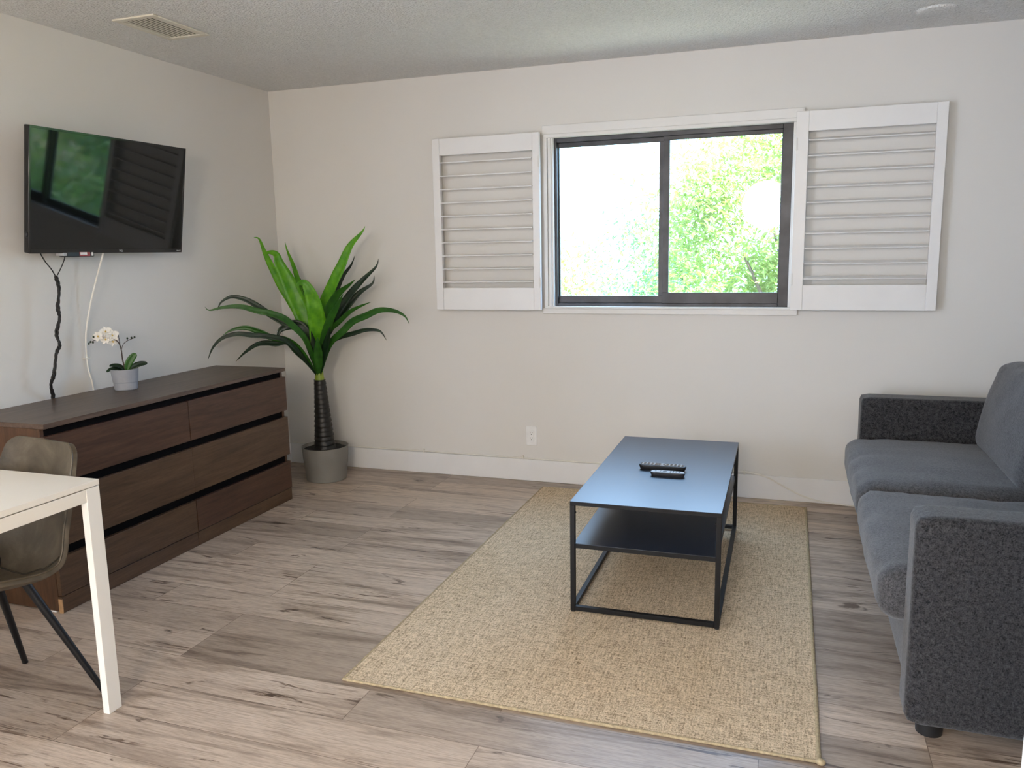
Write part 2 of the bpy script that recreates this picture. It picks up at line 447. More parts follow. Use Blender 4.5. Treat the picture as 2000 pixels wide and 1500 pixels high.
def lathe(bm, prof, c=(0, 0, 0), seg=40, sx=1, sy=1, jit=0):
    rings = []
    for (r_, z) in prof:
        if r_ < 1e-5:
            rings.append([bm.verts.new((c[0], c[1], c[2]+z))])
        else:
            rings.append([bm.verts.new((c[0]+sx*r_*math.cos(2*PI*k/seg), c[1]+sy*r_*math.sin(2*PI*k/seg), c[2]+z+(random.uniform(-jit, jit)))) for k in range(seg)])
    for a, b in zip(rings, rings[1:]):
        for k in range(seg):
            k2 = (k+1) % seg
            if len(a) == 1 and len(b) == 1: continue
            if len(a) == 1: bm.faces.new((a[0], b[k2], b[k]))
            elif len(b) == 1: bm.faces.new((a[k], a[k2], b[0]))
            else: bm.faces.new((a[k], a[k2], b[k2], b[k]))
    return bm

def ellipsoid(bm, c, rx, ry, rz, seg=14, rings=8, mat=None):
    prof = []
    vs = []
    for i in range(rings+1):
        th = PI*i/rings
        row = []
        for k in range(seg if 0 < i < rings else 1):
            ph = 2*PI*k/seg
            p = Vector((rx*math.sin(th)*math.cos(ph), ry*math.sin(th)*math.sin(ph), rz*math.cos(th)))
            if mat is not None: p = mat @ p
            row.append(bm.verts.new(p+Vector(c)))
        vs.append(row)
    for a, b in zip(vs, vs[1:]):
        for k in range(seg):
            k2 = (k+1) % seg
            if len(a) == 1: bm.faces.new((a[0], b[k], b[k2]))
            elif len(b) == 1: bm.faces.new((a[k], b[0], a[k2]))
            else: bm.faces.new((a[k], b[k], b[k2], a[k2]))
    return bm

def cushion(sx, sy, sz, rad=.05, puff=.02, n=22, wr=.004, seed=0, side=0):
    """rounded upholstered block centred on the origin; puff swells its faces, wr wrinkles it"""
    bm = bmesh.new()
    bmesh.ops.create_cube(bm, size=2)
    bmesh.ops.subdivide_edges(bm, edges=bm.edges[:], cuts=n, use_grid_fill=True)
    hx, hy, hz = sx/2, sy/2, sz/2
    for v in bm.verts:
        a, b, c = v.co
        p = Vector((a*hx, b*hy, c*hz))
        q = Vector((max(-hx+rad, min(hx-rad, p.x)), max(-hy+rad, min(hy-rad, p.y)), max(-hz+rad, min(hz-rad, p.z))))
        d = p-q
        if d.length > 1e-6: p = q+d.normalized()*rad
        p.z += puff*c*(1-a*a)*(1-b*b)
        p.x += side*a*(1-c*c)*(1-b*b*.6)
        p.y += side*b*(1-c*c)*(1-a*a*.6)
        if wr:
            k = noise.noise(Vector((p.x*5+seed, p.y*14, p.z*9))) + .6*noise.noise(Vector((p.x*16+seed, p.y*9+3, p.z*15)))
            p += Vector((0, 0, 1))*k*wr + Vector((a, b, 0))*k*wr*.6
        v.co = p
    return bm

def text_mesh(name, body, size, mat, parent, loc, rot, depth=.0004):
    cu = bpy.data.curves.new(name, 'FONT'); cu.body = body; cu.size = size; cu.extrude = depth
    cu.align_x = 'CENTER'; cu.align_y = 'CENTER'
    tmp = bpy.data.objects.new(name, cu); C.collection.objects.link(tmp)
    dg = bpy.context.evaluated_depsgraph_get()
    me = bpy.data.meshes.new_from_object(tmp.evaluated_get(dg))
    bpy.data.objects.remove(tmp); 
    o = bpy.data.objects.new(name, me); me.materials.clear(); me.materials.append(M_[mat])
    link(o, parent); o.location = loc; o.rotation_euler = rot
    return o

# ---------------------------------------------------------------- room shell
W, D, H, T = 4.62, -7.4, 2.462, .14
struct(obj('floor', B(-T, W+T, D-T, T, -.1, 0), 'floor', smooth=0), 'grey brown wood laminate plank floor')
struct(obj('ceiling', B(-T, W+T, D-T, T, H, H+.15), 'ceil', smooth=0), 'white textured popcorn ceiling')
bm = bmesh.new()
box(bm, -T, 0, -5.05, 0, 0, H); box(bm, -T, 0, D, -7.15, 0, H); box(bm, -T, 0, -7.15, -5.05, 2.08, H)
struct(obj('wall_left', bm, 'wall', smooth=0), 'off white wall carrying the television')
struct(obj('wall_right', B(W, W+T, D, 0, 0, H), 'wall', smooth=0), 'off white wall behind the sofa')
wx0, wx1, wz0, wz1 = 1.914, 3.228, 1.087, 2.055
bm = bmesh.new()
box(bm, -T, wx0, 0, T, 0, H); box(bm, wx1, W+T, 0, T, 0, H)
box(bm, wx0, wx1, 0, T, 0, wz0); box(bm, wx0, wx1, 0, T, wz1, H)
struct(obj('wall_back', bm, 'wall', smooth=0), 'off white wall with the sliding window')
struct(obj('wall_front', B(-T, W+T, D-T, D, 0, H), 'wall', smooth=0), 'off white wall behind the camera')
bm = bmesh.new()
box(bm, -.10, -.04, -7.15, -7.08, 0, 2.08); box(bm, -.10, -.04, -5.12, -5.05, 0, 2.08); box(bm, -.10, -.04, -6.13, -6.07, .06, 2.02)
box(bm, -.10, -.04, -7.08, -5.12, 2.02, 2.08); box(bm, -.10, -.04, -7.08, -5.12, 0, .06)
struct(obj('door_1', bm, 'alu'), 'sliding patio door frame behind the camera')
struct(obj('wall_partition', B(3.482, W, -3.93, -3.80, 0, H), 'wall', smooth=0, bevel=.003), 'white wall end beside the near sofa arm')
struct(obj('baseboard_back', B(.0, W, -.014, 0, 0, .137), 'white', bevel=.003), 'white baseboard under the window wall')
struct(obj('baseboard_left', B(0, .014, -5.05, -.014, 0, .137), 'white', bevel=.003), 'white baseboard along the television wall')
struct(obj('baseboard_right', B(W-.014, W, -3.80, -.014, 0, .137), 'white', bevel=.003), 'white baseboard behind the sofa')

# ---------------------------------------------------------------- window
win = struct(thing('window_1', 'dark framed two pane sliding window looking on trees', 'window'))
del win['category']
bm = bmesh.new()   # white casing and jamb liner
box(bm, 1.850, 3.281, -.020, 0, 2.072, 2.126)        # head board
box(bm, 1.862, 3.270, -.032, 0, 2.055, 2.076)        # head bead
box(bm, 1.846, 3.279, -.024, 0, 1.044, 1.078)        # sill apron
box(bm, 1.862, 3.268, -.034, 0, 1.074, 1.088)        # sill bead
box(bm, 1.858, 1.882, -.030, 0, 1.086, 2.058)
box(bm, 1.884, 1.902, -.024, 0, 1.086, 2.058)
box(bm, 1.902, 1.914, -.014, 0, 1.086, 2.058)
box(bm, 3.228, 3.262, -.024, 0, 1.086, 2.058)
obj('window_casing', bm, 'white2', win, bevel=.0025)
bm = bmesh.new()
fy0, fy1 = .012, .075
box(bm, 1.914, 1.929, fy0, fy1, wz0, wz1); box(bm, 3.176, 3.228, fy0, fy1, wz0, wz1)
box(bm, 1.929, 3.176, fy0, fy1, 2.030, wz1); box(bm, 1.929, 3.176, fy0, fy1, wz0, 1.105)
obj('window_frame', bm, 'alu', win, bevel=.002)
bm = bmesh.new()
box(bm, 1.929, 2.548, .040, .060, 2.004, 2.030); box(bm, 1.929, 2.548, .040, .060, 1.105, 1.147)
box(bm, 1.929, 1.936, .040, .060, 1.147, 2.004); box(bm, 2.520, 2.548, .040, .060, 1.147, 2.004)
s = obj('fixed_sash', bm, 'alu', win, bevel=.0015)
obj('pane', B(1.936, 2.520, .048, .052, 1.147, 2.004), 'glass', s, smooth=0)
bm = bmesh.new()
box(bm, 2.546, 3.176, .016, .038, 2.008, 2.030); box(bm, 2.546, 3.176, .016, .038, 1.105, 1.166)
box(bm, 2.546, 2.580, .016, .038, 1.166, 2.008); box(bm, 3.172, 3.178, .016, .038, 1.166, 2.008)
s = obj('sliding_sash', bm, 'alu', win, bevel=.0015)
obj('pane', B(2.580, 3.172, .025, .029, 1.166, 2.008), 'glass', s, smooth=0)

# ---------------------------------------------------------------- shutters
def shutter(name, label, x0, x1, z0, z1, ix0, ix1, iz0, iz1, tilt, hx):
    t = thing(name, label, 'shutter', (x0, -.05, z0), group='white plantation shutters folded open beside the window')
    w_, h_ = x1-x0, z1-z0
    a0, a1, b0, b1 = ix0-x0, ix1-x0, iz0-z0, iz1-z0
    obj('stile', B(0, a0, -.028, 0, 0, h_), 'white', t, bevel=.002)
    obj('stile', B(a1, w_, -.028, 0, 0, h_), 'white', t, bevel=.002)
    obj('rail', B(a0, a1, -.026, -.002, 0, b0), 'white', t, bevel=.0015)
    obj('rail', B(a0, a1, -.026, -.002, b1, h_), 'white', t, bevel=.0015)
    n = 10
    p = (b1-b0)/n
    dpt = .043
    for k in range(n):
        zc = b0+p*(k+.48)
        m = Matrix.Translation((0, -.014, zc)) @ Matrix.Rotation(tilt, 4, 'X')
        bm = B(a0+.002, a1-.002, -dpt/2, dpt/2, -.0032, .0032, mat=m)
        obj('louver', bm, 'white', t, bevel=.0012)
    for z in (h_*.16, h_*.84):
        bm = bmesh.new()
        tube(bm, [(hx-x0, -.030, z-.032), (hx-x0, -.030, z+.032)], .0035, 8)
        box(bm, hx-x0-.007, hx-x0+.007, -.031, -.028, z-.03, z+.03)
        obj('hinge', bm, 'white2', t)
    return t
shutter('window_shutter', 'narrower white louvered shutter folded open on the left of the window, nearer the palm', 1.179, 1.850, 1.068, 2.085, 1.226, 1.807, 1.201, 1.987, math.radians(6), 1.846)
shutter('window_shutter', 'wider white louvered shutter folded open on the right of the window, above the sofa side', 3.240, 3.942, 1.077, 2.098, 3.302, 3.892, 1.210, 1.998, math.radians(16), 3.246)

# ---------------------------------------------------------------- ceiling things
t = thing('ceiling_vent', 'cream rectangular air vent with dark slots in the textured ceiling', 'vent', (.466, -1.452, H))
bm = bmesh.new()
vx, vy, hx_, hy_ = .116, .183, .085, .150
box(bm, -vx, vx, hy_, vy, -.008, 0); box(bm, -vx, vx, -vy, -hy_, -.008, 0)
box(bm, -vx, -hx_, -hy_, hy_, -.008, 0); box(bm, hx_, vx, -hy_, hy_, -.008, 0)
obj('frame', bm, 'vent', t, bevel=.003)
obj('duct_shade', B(-hx_, hx_, -hy_, hy_, -.002, -.0005), 'dark', t, smooth=0)  # flat black sheet painting the darkness behind the slats
for k in range(8):
    xx = -hx_+.0107+k*.0213
    m = Matrix.Translation((xx, 0, -.0035)) @ Matrix.Rotation(math.radians(-6), 4, 'Y')
    obj('slat', B(-.0050, .0050, -hy_, hy_, -.0007, .0007, mat=m), 'vent', t, smooth=0)
o = obj('ceiling_plate', lathe(bmesh.new(), [(0, -.012), (.075, -.012), (.086, -.009), (.09, 0)], (0, 0, 0), 40), 'ceil', None)
o.location = (3.825, -.335, H)
tag(o, 'round blank plate painted white on the ceiling near the right corner', 'ceiling plate')

# ---------------------------------------------------------------- television
tv = thing('television', 'black flat television tilted down on the wall above the dresser', 'television', (.159, -1.519, 1.709), (0, .157, -.031))
TW, TH = .907, .542
bm = bmesh.new()
box(bm, -.030, 0, -TW/2, TW/2, -TH/2, TH/2)
obj('casing', bm, 'bezel', tv, bevel=.004)
bm = bmesh.new()
box(bm, 0, .003, -TW/2, -TW/2+.009, -TH/2, TH/2); box(bm, 0, .003, TW/2-.009, TW/2, -TH/2, TH/2)
box(bm, 0, .003, -TW/2+.009, TW/2-.009, TH/2-.010, TH/2); box(bm, 0, .003, -TW/2+.009, TW/2-.009, -TH/2, -TH/2+.020)
obj('bezel', bm, 'bezel', tv, bevel=.001)
obj('screen', B(0, .0012, -TW/2+.009, TW/2-.009, -TH/2+.020, TH/2-.010), 'screen', tv, smooth=0)
text_mesh('maker_mark', 'TCL', .013, 'silver', tv, (.0034, .045, -TH/2+.010), (PI/2, 0, PI/2))
text_mesh('corner_mark', 'Roku TV', .0075, 'silver', tv, (.0034, TW/2-.024, -TH/2+.010), (PI/2, 0, PI/2))
bm = bmesh.new()
box(bm, -.060, -.030, -.17, .17, -.20, .12)
obj('rear_housing', bm, 'plastic', tv, bevel=.008)
bm = bmesh.new()
box(bm, -.075, -.060, -.11, .11, -.11, .11)
tube(bm, [(-.070, 0, 0), (-.150, 0, .0)], .018, 12)
obj('wall_mount', bm, 'plastic', tv)
obj('power_button', ellipsoid(bmesh.new(), (-.014, -TW/2-.001, -.19), .008, .006, .012), 'plastic', tv)

t = thing('connector_box', 'small black box with red label and white sticker under the television', 'box', (.085, -1.705, 1.427))
obj('case', B(-.02, .03, -.078, .075, -.002, .02), 'plastic', t, bevel=.003)
obj('red_label', B(.0301, .0312, -.010, .050, .0, .019), 'red', t)
obj('sticker', B(.0313, .0318, -.006, .032, .006, .018), 'sticker', t, smooth=0)
obj('sticker', B(.0302, .0315, .058, .068, .002, .018), 'sticker', t, smooth=0)
obj('grey_end', B(-.018, .029, -.098, -.078, .002, .016), 'button', t, bevel=.002)

# black twisted cable bundle
P1 = [(.10, -1.843, 1.338), (.105, -1.838, 1.28), (.095, -1.846, 1.2), (.105, -1.852, 1.15), (.095, -1.868, 1.08), (.10, -1.862, 1.03), (.10, -1.885, .99), (.09, -1.900, .90), (.07, -1.905, .85), (.035, -1.87, .79), (.022, -1.865, .70), (.022, -1.865, .40)]
pp = smooth_path(P1, 10)
bm = bmesh.new()
for j in range(3):
    q = []
    for i, p in enumerate(pp):
        a = i*.55+j*2.1
        rr = .0042+.0015*math.sin(i*.37)
        q.append(p+Vector((math.cos(a)*rr, math.sin(a)*rr, 0)))
    tube(bm, q, lambda s_: .0042, 7)
t = thing('television_cable', 'twisted black cables hanging from the television behind the dresser', 'cable', (0, 0, 0))
obj('cable_bundle', bm, 'cordblack', t)
obj('cable_branch', tube(bmesh.new(), smooth_path([(.10, -1.915, 1.45), (.10, -1.890, 1.405), (.10, -1.862, 1.37), (.10, -1.843, 1.335)]), .0026, 8), 'cordblack', t)
obj('cable_branch', tube(bmesh.new(), smooth_path([(.10, -1.778, 1.45), (.10, -1.790, 1.41), (.10, -1.822, 1.36), (.10, -1.843, 1.335)]), .0022, 8), 'cordblack', t)
t = thing('wall_cable', 'white cable running down the wall left of the orchid', 'cable', (0, 0, 0))
obj('cable', tube(bmesh.new(), smooth_path([(.10, -1.552, 1.46), (.085, -1.575, 1.38), (.05, -1.612, 1.22), (.022, -1.632, 1.08), (.014, -1.638, .98), (.012, -1.636, .88), (.016, -1.622, .785), (.016, -1.62, .5)], 8), .0042, 8), 'cordwhite', t)
obj('staple', B(.0, .019, -1.652, -1.622, .934, .939), 'cordwhite', t)

# white cable along the baseboard
t = thing('baseboard_cable', 'white cable stapled along the baseboard and drooping near the sofa', 'cable', (0, 0, 0))
cp = [(.03, -.0075, .142), (.5, -.0075, .1425), (1.1, -.0075, .144), (1.7, -.0078, .142), (2.3, -.0075, .143), (2.9, -.0078, .150), (3.02, -.0085, .151), (3.09, -.018, .146), (3.16, -.022, .128), (3.24, -.022, .087), (3.32, -.022, .048), (3.42, -.022, .018), (3.54, -.024, .006), (3.80, -.05, .005)]
obj('cable', tube(bmesh.new(), smooth_path(cp, 8), .0045, 8), 'cordwhite', t)
for x in (1.02, 1.70, 3.03):
    obj('staple', B(x-.003, x+.003, -.015, 0, .136, .158), 'cordwhite', t)

t = thing('wall_outlet', 'white double socket plate on the wall below the window', 'outlet', (1.7565, 0, .286))
obj('cover_plate', B(-.035, .035, -.006, 0, -.06, .06), 'outlet', t, bevel=.002)
obj('socket_insert', B(-.0165, .0165, -.009, -.006, -.033, .033), 'outlet', t, bevel=.001)
for zc in (.017, -.017):
    bm = bmesh.new()
    box(bm, -.0075, -.0055, -.0096, -.009, zc+.001, zc+.009); box(bm, .0055, .0075, -.0096, -.009, zc+.002, zc+.009)
    tube(bm, [(0, -.009, zc-.006), (0, -.0097, zc-.006)], .0028, 8)
    obj('socket_holes', bm, 'slot', t, smooth=0)

# ---------------------------------------------------------------- dresser
dr = thing('dresser', 'wide dark brown wooden dresser with six drawers under the television', 'dresser', (.037, -.746, 0))
DX, DY = .480, -1.6          # local: x depth, y runs negative
obj('top', B(0, DX, DY, 0, .760, .780), 'woodtop', dr, bevel=.0015)
sd = DX-.024
obj('side_panel', B(0, sd, DY, DY+.018, .006, .760), 'woodside', dr, bevel=.001)
obj('side_panel', B(0, sd, -.018, 0, .006, .760), 'woodside', dr, bevel=.001)
obj('back_panel', B(.0, .006, DY+.018, -.018, .02, .760), 'dark', dr, smooth=0)
bm = bmesh.new()
box(bm, sd-.018, sd-.004, DY+.018, -.018, .075, .760); box(bm, .02, sd-.02, DY/2-.008, DY/2+.008, .02, .755)
obj('gap_shade_frame', bm, 'dark', dr, smooth=0)  # black sheet behind the drawer gaps paints in their shade
rows = [(.5335, .729), (.2725, .495), (.0735, .232)]
for i, (z0, z1) in enumerate(rows):
    g = .0020 if i != 1 else .0004
    for j, (ya, yb) in enumerate(((DY, DY/2-g), (DY/2+g, 0))):
        d = obj('drawer', B(DX-.022, DX-.002, ya, yb, z0, z1), 'woodmid' if (i, j) in ((1, 0), (2, 0), (1, 1)) else 'wood', dr, bevel=.0012)
for j, (ya, yb) in enumerate(((DY+.0, DY/2-.0015), (DY/2+.0015, 0))):
    obj('plinth', B(DX-.024, DX-.006, ya, yb, .0, .069), 'woodmid', dr, bevel=.001)
obj('worn_corner', B(sd, DX-.0045, DY-.001, DY+.003, .0, .060), 'rawwood', dr, smooth=0)
obj('glide', B(sd-.06, sd-.02, DY+.001, DY+.03, 0, .006), 'white', dr, smooth=0)

# ---------------------------------------------------------------- orchid
orc = thing('potted_orchid', 'small white orchid in a grey pot standing on the dresser', 'plant', (.18, -1.58, .78))
obj('pot', lathe(bmesh.new(), [(0, 0), (.049, 0), (.0525, .004), (.0548, .036), (.0535, .0375), (.0565, .039), (.0625, .098), (.0630, .102), (.0600, .102), (.0570, .085), (0, .085)], seg=40), 'pot2', orc)
obj('soil', lathe(bmesh.new(), [(0, .093), (.058, .090)], seg=24), 'soil', orc)
def L3(p): return Vector(p)-Vector((.18, -1.58, .78))
st = obj('stem', tube(bmesh.new(), smooth_path([L3(p) for p in [(.182, -1.575, .87), (.18, -1.58, .898), (.177, -1.583, .93), (.176, -1.584, .973), (.172, -1.588, 1.003), (.165, -1.595, 1.02), (.155, -1.605, 1.028), (.144, -1.616, 1.033), (.133, -1.627, 1.038), (.118, -1.642, 1.038), (.100, -1.660, 1.030), (.080, -1.681, 1.016)]]), lambda s_: .0036*(1-.6*s_), 8), 'stem', orc)
obj('branch', tube(bmesh.new(), smooth_path([L3(p) for p in [(.174, -1.586, .995), (.173, -1.587, 1.016), (.171, -1.589, 1.048)]]), .0017, 6), 'stem', orc)
obj('branch', tube(bmesh.new(), smooth_path([L3(p) for p in [(.177, -1.583, .979), (.184, -1.576, 1.002), (.197, -1.563, 1.017), (.209, -1.551, 1.024), (.221, -1.539, 1.031)]]), .0017, 6), 'stem', orc)
for p in ((.198, -1.562, 1.029), (.211, -1.549, 1.031), (.221, -1.539, 1.033), (.079, -1.681, 1.014), (.085, -1.675, 1.022), (.092, -1.668, 1.019), (.094, -1.664, 1.045)):
    obj('bud', ellipsoid(bmesh.new(), L3(p), .0045, .0045, .0058, 10, 6), 'bud', orc)
view = Vector((.71, -.70, .08)).normalized()
def petal(bm, c, d, n, ln, wd, curl):
    """one cupped petal from c along d, facing n"""
    s_ = d.cross(n).normalized()
    rows_ = []
    for i in range(7):
        t_ = i/6
        wv = wd*math.sin(PI*min(1, t_*.86+.10))**.8
        mid = c+d*ln*t_+n*(curl*t_*t_)
        rows_.append([bm.verts.new(mid+s_*wv*k+n*(.004*k*k)) for k in (-1, -.5, 0, .5, 1)])
    for a, b in zip(rows_, rows_[1:]):
        for k in range(4): bm.faces.new((a[k], a[k+1], b[k+1], b[k]))
def flower(c, n, size, rot):
    n = n.normalized()
    up = Vector((0, 0, 1)); up = (up-n*up.dot(n)).normalized(); sd_ = n.cross(up)
    bm = bmesh.new()
    for k in range(5):
        a = rot+2*PI*k/5
        d = (up*math.cos(a)+sd_*math.sin(a))
        big = k in (1, 4)
        petal(bm, c, d, n, size*(1.0 if big else .92), size*(.50 if big else .30), .004)
    fl_ = obj('flower', bm, 'petal', orc)
    bm = bmesh.new(); ellipsoid(bm, c+n*.004, .004, .004, .005, 8, 5)
    obj('lip', bm, 'petalc', fl_)
for (p, dn, sz, rt) in (((.133, -1.627, 1.066), (.1, .2, .6), .029, .2), ((.110, -1.650, 1.046), (-.5, -.1, .1), .028, .5), ((.152, -1.608, 1.047), (.35, .3, .1), .032, .1), ((.130, -1.628, 1.030), (.0, -.2, -.3), .027, 0), ((.150, -1.606, 1.018), (.3, .4, -.6), .025, .4)):
    flower(L3(p), view+Vector(dn)*.8, sz, rt)
def broad_leaf(pts, wd, n, name='leaf', mat='mid', parent=orc, fold=.25):
    pp_ = smooth_path(pts, 5)
    bm = bmesh.new(); rows_ = []
    m_ = len(pp_)
    for i, p in enumerate(pp_):
        t_ = i/(m_-1)
        d = (pp_[min(i+1, m_-1)]-pp_[max(i-1, 0)]).normalized()
        s_ = d.cross(n).normalized(); nn = s_.cross(d).normalized()
        wv = wd*(math.sin(PI*min(1, .12+.88*t_))**.55) if t_ < 1 else 0
        wv = wd*math.sqrt(max(0, 1-((t_-.5)/.5)**2))**1.0*.98+.001 if i else wd*.3
        rows_.append([bm.verts.new(p+s_*wv*k-nn*(abs(1-k*k) if 0 else -fold*wv*abs(k))) for k in (-1, -.5, 0, .5, 1)])
    for a, b in zip(rows_, rows_[1:]):
        for k in range(4): bm.faces.new((a[k], a[k+1], b[k+1], b[k]))
    o = obj(name, bm, mat, parent, smooth=80)
    so = o.modifiers.new('thick', 'SOLIDIFY'); so.thickness = .0012
    return o
broad_leaf([L3(p) for p in [(.187, -1.573, .872), (.194, -1.566, .904), (.207, -1.553, .933), (.221, -1.539, .953)]], .017, view, mat='leaf_lit' if 0 else 'mid')
broad_leaf([L3(p) for p in [(.190, -1.570, .872), (.212, -1.553, .889), (.233, -1.531, .900), (.254, -1.506, .902)]], .014, (view+Vector((0, 0, .6))).normalized(), mat='leaf_shaded')
broad_leaf([L3(p) for p in [(.182, -1.578, .872), (.168, -1.592, .894), (.151, -1.609, .901), (.134, -1.626, .900)]], .013, Vector((.4, -.4, 1)), mat='leaf_shaded')
broad_leaf([L3(p) for p in [(.178, -1.582, .872), (.156, -1.608, .886), (.140, -1.624, .884), (.126, -1.638, .872)]], .010, Vector((.5, -.5, 1)), mat='leaf_shaded')

# ---------------------------------------------------------------- palm
PC = Vector((.468, -.30, 0))
palm = thing('potted_palm', 'tall artificial dracaena with strappy green leaves in a grey planter in the corner', 'plant', PC)
obj('planter', lathe(bmesh.new(), [(0, 0), (.122, 0), (.126, .003), (.1345, .098), (.1365, .101), (.1455, .212), (.1465, .216), (.1430, .216), (.1390, .190), (.136, .150), (0, .150)], seg=56), 'pot', palm)
obj('soil', lathe(bmesh.new(), [(0, .202), (.05, .203), (.10, .200), (.139, .196)], seg=40, jit=.003), 'soil', palm)
bm = bmesh.new()
prof_n = 84
rings = []
for i in range(prof_n+1):
    t_ = i/prof_n
    z = .195+.445*t_
    rad_ = .066-.032*t_**.8
    ph = (t_*15) % 1
    rad_ *= 1+.085*(1-ph)
    cx = -.0 + (-.012)*t_
    rings.append([bm.verts.new((cx+rad_*(1+.025*math.sin(5*k+i))*math.cos(2*PI*k/26), rad_*(1+.025*math.sin(3*k+i*2))*math.sin(2*PI*k/26), z)) for k in range(26)])
for a, b in zip(rings, rings[1:]):
    for k in range(26): bm.faces.new((a[k], a[(k+1) % 26], b[(k+1) % 26], b[k]))
bm.faces.new(rings[-1])
obj('trunk', bm, 'bark', palm, smooth=50)
obj('leaf_base', tube(bmesh.new(), [Vector((-.012, 0, .625)), Vector((-.013, 0, .66)), Vector((-.014, 0, .72)), Vector((-.012, 0, .78))], lambda s_: .032-.014*s_, 14), 'stemg', palm)
vdir = Vector((.52, -.84, .12)).normalized()
base_c = PC+Vector((-.013, 0, .66))
rnd = random.Random(3)
for idx, (mk, wd, front, P) in enumerate(LEAVES):
    pts = [Vector(p) for p in P]
    start = base_c+Vector(((pts[1].x-base_c.x)*.10, (pts[1].y-base_c.y)*.15, 0))
    pts[0] = start
    pp_ = smooth_path(pts, 6)
    m_ = len(pp_)
    lens = [0]
    for a, b in zip(pp_, pp_[1:]): lens.append(lens[-1]+(b-a).length)
    roll = rnd.uniform(-.5, .5) if not front else rnd.uniform(-.15, .15)
    bm = bmesh.new(); rows_ = []
    peak = .45
    for i, p in enumerate(pp_):
        t_ = lens[i]/lens[-1]
        d = (pp_[min(i+1, m_-1)]-pp_[max(i-1, 0)]).normalized()
        s_ = d.cross(vdir).normalized()
        s_ = (Matrix.Rotation(roll+.5*(t_-.5)*(1 if idx % 2 else -1), 3, d) @ s_).normalized()
        nn = s_.cross(d).normalized()
        if t_ < peak: wv = .30+.70*math.sin(PI/2*(t_/peak))**1.3
        else: wv = max(0.0, math.cos(PI/2*((t_-peak)/(1-peak))**1.25))**.9
        wv = wd*.5*wv*1.12+.0006
        rows_.append([bm.verts.new(p-PC+s_*wv*k+nn*(.28*wv*abs(k)+.05*wv*math.sin(i*.8+k))) for k in (-1, -.5, 0, .5, 1)])
    for a, b in zip(rows_, rows_[1:]):
        for k in range(4): bm.faces.new((a[k], a[k+1], b[k+1], b[k]))
    o = obj('leaf', bm, {'y': 'leaf_lit', 'm': 'mid', 'o': 'leaf_shaded'}[mk], palm, smooth=80)
    so = o.modifiers.new('thick', 'SOLIDIFY'); so.thickness = .0009
    if mk == 'o': o['label'] = 'leaf turned from the light, painted dark green'
    elif mk == 'y': o['label'] = 'bright green leaf'

# ---------------------------------------------------------------- rug
rug = thing('area_rug', 'tan woven jute rug lying on the floor under the coffee table', 'rug', (2.6176, -1.3017, 0), (0, 0, .0021))
bm = bmesh.new()
nx, ny = 60, 90
RX, RY = 1.4938/2, 2.3282/2
g = {}
for i in range(nx+1):
    for j in range(ny+1):
        x = -RX+2*RX*i/nx; y = -RY+2*RY*j/ny
        wob = .006*noise.noise(Vector((0, y*2.2, 5)))*(1 if i > nx-2 else 0)
        g[i, j] = bm.verts.new((x+wob, y, .0075+.0012*noise.noise(Vector((x*4, y*4, 0)))))
for i in range(nx):
    for j in range(ny): bm.faces.new((g[i, j], g[i+1, j], g[i+1, j+1], g[i, j+1]))
obj('weave', bm, 'rug', rug)
def edge_pts(side):
    if side == 'r': return [(RX+.006*noise.noise(Vector((0, -RY+2*RY*k/60*1.0, 5))), -RY+2*RY*k/60, .0062) for k in range(61)]
    if side == 'l': return [(-RX, -RY+2*RY*k/60, .0055) for k in range(61)]
    if side == 'f': return [(-RX+2*RX*k/40, -RY, .0055) for k in range(41)]
    return [(-RX+2*RX*k/40, RY, .0055) for k in range(41)]
for sdn, rr in (('r', .0062), ('l', .0050), ('f', .0050), ('b', .0050)):
    obj('binding', tube(bmesh.new(), edge_pts(sdn), lambda s_, rr=rr: rr*(1-.12*math.sin(s_*260)), 8), 'jute', rug)
obj('frayed_knot', ellipsoid(bmesh.new(), (RX+.004, -RY-.004, .009), .014, .011, .009), 'jute', rug)

# ---------------------------------------------------------------- coffee table
ct = thing('coffee_table', 'black metal coffee table with lower shelf standing on the rug', 'table', (2.748, -1.176, .0085), (0, 0, .0101))
hx, hy, hz = .2844, .574, .4505
obj('tabletop', B(-hx, hx, -hy, hy, hz-.002, hz), 'tmetal', ct, bevel=.0008)
obj('top_frame', B(-hx, hx, -hy, hy, hz-.016, hz-.002), 'fmetal', ct, bevel=.0008)
for sx in (-1, 1):
    for sy in (-1, 1):
        x0, x1 = sorted((sx*hx, sx*(hx-.019))); y0, y1 = sorted((sy*hy, sy*(hy-.019)))
        lg = obj('leg', B(x0, x1, y0, y1, .006, hz-.016), 'fmetal', ct, bevel=.0015)
        obj('foot_pad', lathe(bmesh.new(), [(0, 0), (.009, 0), (.009, .0065), (0, .0065)], ((x0+x1)/2, (y0+y1)/2, 0), 14), 'plastic', lg)
for sy in (-1, 1):
    y0, y1 = sorted((sy*hy, sy*(hy-.019)))
    obj('bottom_rail', B(-hx+.019, hx-.019, y0, y1, .006, .024), 'fmetal', ct, bevel=.001)
for sx in (-1, 1):
    x0, x1 = sorted((sx*hx, sx*(hx-.019)))
    obj('bottom_rail', B(x0, x1, -hy+.019, hy-.019, .006, .024), 'fmetal', ct, bevel=.001)
obj('shelf', B(-hx+.012, hx-.012, -hy+.004, hy-.004, .279, .281), 'tmetal', ct, bevel=.0008)
obj('shelf_frame', B(-hx+.012, hx-.012, -hy+.004, hy-.004, .262, .279), 'fmetal', ct, bevel=.0008)
for sx in (-1, 1):
    obj('screw', tube(bmesh.new(), [(sx*(hx-.019), -hy+.010, hz-.045), (sx*(hx-.023), -hy+.010, hz-.045)], .003, 8), 'fmetal', ct)

